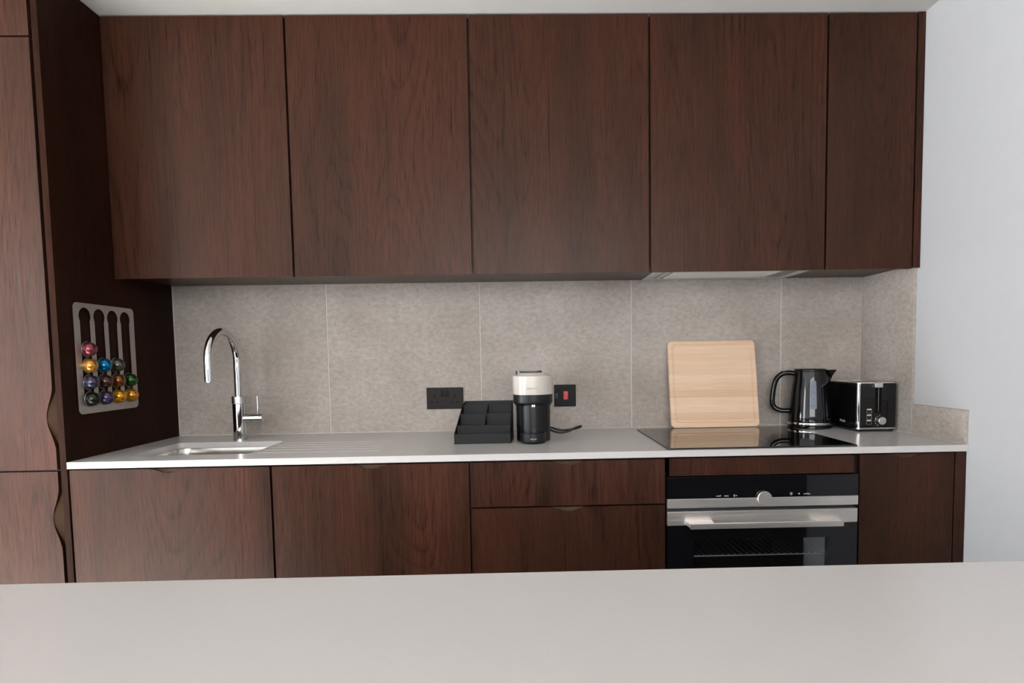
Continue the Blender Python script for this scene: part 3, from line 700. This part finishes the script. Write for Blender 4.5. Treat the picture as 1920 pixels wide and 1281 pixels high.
# ------------------------------------------------------------------ oven
def oven():
    t = thing('oven', 'built-in black glass and steel oven with bar handle below the hob', 'oven', (2.0995, 0.25, 0.22))
    x0, x1 = 1.8034, 2.3955
    bm = BM()
    for a in ((1.806, 1.86, 0.017, 0.55, 0.22, 0.8150), (2.338, 2.3935, 0.017, 0.55, 0.22, 0.8150), (1.86, 2.338, 0.017, 0.55, 0.655, 0.8150), (1.86, 2.338, 0.017, 0.55, 0.22, 0.28), (1.86, 2.338, 0.50, 0.55, 0.28, 0.655)): box(bm, *a)
    obj('cavity', bm, plain('oven_enamel', (0.012, 0.012, 0.013), 0.35, var=0.1), t)
    bm = BM(); box(bm, x0, x1, -0.006, 0.016, 0.7486, 0.8155, 0.0008); cp = obj('control_panel', bm, BLACKGL, t)
    bm = BM(); box(bm, x0, x1, -0.0075, 0.016, 0.7200, 0.7483, 0.001); obj('trim_strip', bm, STEEL, t, label='brushed steel strip')
    bm = BM(); cyl(bm, (2.1018, 0, 0.7466), 0.0225, -0.0175, -0.0076, 'Y', 48, 0.0015); obj('knob', bm, STEEL, t, label='round brushed steel knob')
    zt_ = -0.0064
    for s, xx, zz in (('on/off', 1.9619, 0.7556), ('menu', 1.9862, 0.7556), ('cooking', 2.2352, 0.7574)):
        obj('lettering', text(s, 0.0062, (xx, zt_, zz)), PALEPRINT, cp, smooth=0)
    bm = BM()
    plate(bm, circ(2.1868, 0.7581, 0.0040, 20), [circ(2.1868, 0.7581, 0.0031, 20)], 'Y', zt_ - 0.0004, zt_)
    box(bm, 2.1865, 2.1872, zt_ - 0.0004, zt_, 0.7580, 0.7605); box(bm, 2.1865, 2.1885, zt_ - 0.0004, zt_, 0.7577, 0.7584)
    obj('clock_symbol', bm, PALEPRINT, cp, smooth=0)
    bm = BM(); plate(bm, [(2.2080, 0.7570), (2.2080, 0.7584), (2.2100, 0.7584), (2.2128, 0.7604), (2.2128, 0.7550), (2.2100, 0.7570)], [], 'Y', zt_ - 0.0004, zt_); obj('speaker_symbol', bm, PALEPRINT, cp, smooth=0)
    bm = BM()
    plate(bm, [(2.0085, 0.7528), (2.0130, 0.7528), (2.0130, 0.7588), (2.0085, 0.7588)], [[(2.0091, 0.7534), (2.0124, 0.7534), (2.0124, 0.7566), (2.0091, 0.7566)]], 'Y', zt_ - 0.0004, zt_)
    plate(bm, [(2.0150, 0.7558), (2.0185, 0.7575), (2.0185, 0.7541)], [], 'Y', zt_ - 0.0004, zt_)
    obj('oven_symbol', bm, PALEPRINT, cp, smooth=0)
    # door
    bm = BM(); box(bm, x0, x1 - 0.001, -0.0065, 0.016, 0.6655, 0.7090, 0.001); d = obj('door_rail', bm, STEEL, t, label='brushed steel door rail')
    wx0, wx1, wz0, wz1 = 1.886, 2.306, 0.33, 0.6200
    bm = BM(); plate(bm, [(x0, 0.2205), (x1 - 0.001, 0.2205), (x1 - 0.001, 0.6650), (x0, 0.6650)], [[(wx0, wz0), (wx1, wz0), (wx1, wz1), (wx0, wz1)]], 'Y', -0.0055, 0.0145)
    d = obj('door', bm, BLACKGL, t, label='black glass oven door', smooth=0)
    for yy in (-0.0053, 0.0075):
        bm = BM(); plate(bm, [(wx0 + 0.0004, wz0), (wx1 - 0.0004, wz0), (wx1 - 0.0004, wz1 - 0.0004), (wx0 + 0.0004, wz1 - 0.0004)], [], 'Y', yy, yy + 0.0012); obj('glass_pane', bm, OVENPANE if yy < 0 else OVENINNER, d, smooth=0)
    bm = BM()
    box(bm, 1.8632, 2.3290, -0.0520, -0.0440, 0.6655, 0.6822, 0.0012)
    h = obj('handle', bm, STEEL, t, label='long brushed steel bar handle')
    for a, b in ((1.8580, 1.8720), (2.3200, 2.3340)):
        sg = 1 if a < 2 else -1
        bm = BM()
        xo = 1.8632 if sg > 0 else 2.3290
        xi = xo + sg * 0.075
        prof0 = [(xo, -0.0440), (xi, -0.0440), (xi + sg * 0.004, -0.0066), (xo - sg * 0.006, -0.0066)]
        loft(bm, [[(x, y, z) for x, y in prof0] for z in (0.6690, 0.6800)]); obj('handle_bracket', bm, STEEL, h, smooth=20)
    # wire shelves inside
    for zz, nub in ((0.5530, True), (0.5900, False)):
        bm = BM(); yf = 0.045 if nub else 0.20
        tube(bm, [(1.863, yf, zz), (2.335, yf, zz)], 0.0024, 8)
        for i in range(24):
            x = 1.872 + i * 0.0198
            tube(bm, [(x, yf - 0.004, zz + 0.003), (x, 0.46, zz + 0.003)], 0.0012, 6)
        sh = obj('wire_shelf', bm, SHELFM, t)
        if nub:
            bm = BM(); tube(bm, [(1.863, yf - 0.004, zz), (2.335, yf - 0.004, zz)], 0.0024, 8)
            for i in range(24): cyl(bm, (1.872 + i * 0.0198, yf - 0.004, 0), 0.0018, zz, zz + 0.006, seg=8)
            obj('front_rail', bm, SILVER, sh)
oven()

# ------------------------------------------------------------------ kettle
def kettle():
    t = thing('kettle', 'glossy black electric kettle with grey water gauge beside the hob', 'kettle', (2.4815, 0.5085, ZW), math.radians(-18))
    K = dict(local=True)
    bm = BM(); lathe(bm, [(0, 0), (0.078, 0), (0.082, 0.003), (0.082, 0.0115), (0.079, 0.0145), (0, 0.0145)], (0, 0, 0), seg=64); obj('power_base', bm, GLOSSBLK, t, **K)
    bm = BM(); lathe(bm, [(0, 0.0148), (0.0815, 0.0148), (0.0825, 0.0165), (0.0825, 0.0225), (0.0812, 0.0242), (0, 0.0242)], (0, 0, 0), seg=64); obj('chrome_band', bm, CHROME, t, **K)
    prof = [(0, 0.0245), (0.0785, 0.0245), (0.0800, 0.0275), (0.0790, 0.05), (0.0745, 0.095), (0.0685, 0.150), (0.0625, 0.190), (0.0592, 0.2165), (0.0575, 0.2195), (0, 0.2195)]
    def rad(z):
        for (r0, h0), (r1, h1) in zip(prof[1:], prof[2:]):
            if h0 <= z <= h1 and h1 > h0: return r0 + (r1 - r0) * (z - h0) / (h1 - h0)
        return 0.06
    bm = BM(); lathe(bm, prof, (0, 0, 0), seg=72); obj('body', bm, GLOSSBLK, t, smooth=30, **K)
    bm = BM(); lathe(bm, [(0, 0.2198), (0.0568, 0.2198), (0.0585, 0.2212), (0.0585, 0.2250), (0.0555, 0.2285), (0.03, 0.2293), (0, 0.2293)], (-0.001, 0, 0), seg=56); obj('lid', bm, GLOSSBLK, t, smooth=50, **K)
    # spout: V-shaped lip
    bm = BM()
    def vs(z, tipx, a):
        r = rad(z) - 0.002
        return [(r * math.cos(a), -r * math.sin(a), z), (tipx, -0.004, z), (tipx, 0.004, z), (r * math.cos(a), r * math.sin(a), z), (r * 0.8, 0, z)]
    loft(bm, [vs(0.158, 0.0690, 0.12), vs(0.180, 0.0705, 0.32), vs(0.200, 0.0780, 0.50), vs(0.215, 0.0880, 0.62), vs(0.2235, 0.0935, 0.66)]); obj('spout', bm, GLOSSBLK, t, smooth=25, **K)
    pts = catmull([(-0.050, 0, 0.2085), (-0.075, 0, 0.2125), (-0.100, 0, 0.2090), (-0.121, 0, 0.1900), (-0.131, 0, 0.1600), (-0.1355, 0, 0.1250), (-0.1365, 0, 0.0950), (-0.128, 0, 0.0760), (-0.108, 0, 0.0660), (-0.088, 0, 0.0640), (-0.0735, 0, 0.0660)], 6)
    bm = BM(); tube(bm, pts, 0.008, 20, flat=(0.0120, 0.0100), ref=(0, 1, 0)); obj('handle', bm, GLOSSBLK, t, smooth=60, **K)
    bm = BM(); box(bm, -0.106, -0.088, -0.008, 0.008, 0.2165, 0.2215, 0.0015); obj('lid_button', bm, GLOSSBLK, t, **K)
    # water gauge: slim window following the taper
    bm = BM(); rg = []
    for s in (0, 0.004, 0.012, 0.025, 0.045, 0.1, 0.25, 0.4, 0.5, 0.6, 0.75, 0.9, 0.955, 0.975, 0.988, 0.996, 1):
        z = 0.0770 + 0.1070 * s
        hw = 0.0115 - 0.0012 * s
        e = min(s, 1 - s) * 0.107
        if e < 0.006: hw -= 0.006 - math.sqrt(max(0, 0.006 ** 2 - (0.006 - e) ** 2)) * 0.9
        hw = max(hw, 0.005)
        r = rad(z); a = hw / r
        row = []
        for k in range(7):
            th = -a + 2 * a * k / 6; row.append(((r + 0.0012) * math.sin(th + 0.05), -(r + 0.0012) * math.cos(th + 0.05), z))
        for k in range(6, -1, -1):
            th = -a + 2 * a * k / 6; row.append(((r - 0.002) * math.sin(th + 0.05), -(r - 0.002) * math.cos(th + 0.05), z))
        rg.append(row)
    loft(bm, rg); g = obj('water_gauge', bm, GAUGE, t, label='blue-grey water gauge', **K)
    bm = BM()
    for z in (0.092, 0.118, 0.142, 0.164):
        r = rad(z) + 0.0016; box(bm, 0.000, 0.0050, -r, -r + 0.0006, z - 0.007, z - 0.002)
        box(bm, -0.0045, 0.0060, -r, -r + 0.0006, z, z + 0.0008)
    obj('gauge_mark', bm, GAUGEMARK, g, smooth=0, **K)
kettle()

# ------------------------------------------------------------------ toaster
def toaster():
    t = thing('toaster', 'glossy black two-slice toaster with silver lever beside the white wall', 'toaster', (2.648, 0.462, ZW))
    x0, x1, y0, y1 = 2.5752, 2.7205, 0.3375, 0.588
    def rb(ins, r, z): return [(u, v, z) for u, v in rr(x0 + ins, x1 - ins, y0 + ins, y1 - ins, r, 6)]
    bm = BM(); loft(bm, [rb(0.002, 0.010, 0.9165), rb(0.0, 0.012, 0.920), rb(0.0, 0.012, 1.0700), rb(0.0025, 0.012, 1.0755)]); obj('body', bm, GLOSSBLK, t, smooth=40)
    bm = BM(); loft(bm, [rb(0.0005, 0.012, 0.9085), rb(-0.0008, 0.012, 0.9095), rb(-0.0008, 0.012, 0.9155), rb(0.001, 0.012, 0.9168)]); obj('chrome_band', bm, CHROME, t, smooth=40)
    bm = BM(); loft(bm, [rb(0.010, 0.010, 0.9035), rb(0.004, 0.010, 0.9083)]); obj('base', bm, SATINBLK, t)
    for xx, yy in ((2.589, 0.35), (2.706, 0.35), (2.589, 0.575), (2.706, 0.575)):
        bm = BM(); cyl(bm, (xx, yy, 0), 0.006, ZW, 0.904, seg=16); obj('foot', bm, SATINBLK, t)
    bm = BM()
    slots = [rr(2.606, 2.634, 0.385, 0.560, 0.004, 3), rr(2.662, 2.690, 0.385, 0.560, 0.004, 3)]
    plate(bm, rr(x0 + 0.003, x1 - 0.003, y0 + 0.003, y1 - 0.003, 0.010, 5), slots, 'Z', 1.0752, 1.0785); obj('top_plate', bm, SILVER, t, smooth=30, label='silver top plate with two bread slots')
    bm = BM()
    for a in ((2.606, 2.634), (2.662, 2.690)): box(bm, a[0], a[1], 0.385, 0.560, 1.0748, 1.0756)
    obj('bread_slot', bm, DEEP, t)
    bm = BM(); tube(bm, [(2.5822, 0.3425, 0.917), (2.5822, 0.3425, 1.0755)], 0.0068, 16); obj('chrome_trim', bm, CHROME, t, label='upright chrome corner trim')
    yf = y0
    bm = BM(); box(bm, 2.5885, 2.7140, yf - 0.0012, yf + 0.003, 0.9185, 1.0735, 0.0008); obj('front_panel', bm, GLOSSBLK, t)
    bm = BM(); box(bm, 2.6385, 2.6625, yf - 0.0017, yf - 0.0008, 0.9695, 1.0620, 0.0003, 1); obj('lever_slot', bm, DEEP, t)
    bm = BM(); box(bm, 2.6500, 2.6515, yf - 0.0022, yf - 0.0010, 0.974, 1.060); obj('lever_rail', bm, CHROME, t)
    bm = BM(); box(bm, 2.6312, 2.6598, yf - 0.014, yf - 0.0012, 1.0612, 1.0775, 0.0015); obj('lever', bm, SILVER, t, label='silver push-down lever')
    bm = BM(); cyl(bm, (2.6600, 0, 0.9405), 0.0138, yf - 0.016, yf - 0.0012, 'Y', 40, 0.001); obj('browning_knob', bm, SILVER, t, label='silver browning knob')
    for k in range(6):
        a = math.radians(100 + k * 28); bm = BM(); cyl(bm, (2.6600 + 0.0205 * math.cos(a), 0, 0.9405 + 0.0185 * math.sin(a)), 0.0013, yf - 0.0018, yf - 0.0010, 'Y', 10); obj('dial_mark', bm, PALEPRINT, t)
    for zz in (0.9728, 0.9520, 0.9325):
        bm = BM(); box(bm, 2.6095, 2.6265, yf - 0.0024, yf - 0.001, zz - 0.0040, zz + 0.0040, 0.0010); bt = obj('push_button', bm, GLOSSBLK, t)
        bm = BM(); plate(bm, rr(2.6085, 2.6275, zz - 0.0050, zz + 0.0050, 0.003, 3), [rr(2.6092, 2.6268, zz - 0.0043, zz + 0.0043, 0.0024, 3)], 'Y', yf - 0.0018, yf - 0.0011); obj('button_ring', bm, SILVER, bt)
        bm = BM(); box(bm, 2.6090, 2.6265, yf - 0.0017, yf - 0.0011, zz + 0.0075, zz + 0.0107); obj('print_bar', bm, PALEPRINT, bt)
    bm = text('Morphy', 0.0125, (0, 0, 0), depth=0.0004, shear=0.25)
    for v in bm.verts:
        u, d, z = v.co; v.co = Vector((x0 - 0.0004 + d, 0.440 - u, 0.9325 + z))
    obj('lettering', bm, PALEPRINT, t, smooth=0)
toaster()

# ------------------------------------------------------------------ kitchen island in the foreground
t = thing('kitchen_island', 'white quartz topped island in the foreground, joined to the white wall', 'island', (1.35, -1.43, 0))
bm = BM(); box(bm, -0.04, WX - 0.0005, -1.81, -1.0596, 0.88, 0.9, 0.0012); obj('countertop', bm, QUARTZ, t)
bm = BM(); box(bm, -0.02, WX - 0.001, -1.79, -1.085, 0.1, 0.8795); box(bm, -0.02, WX - 0.001, -1.75, -1.14, 0, 0.1); obj('body', bm, OAK_DARK, t)
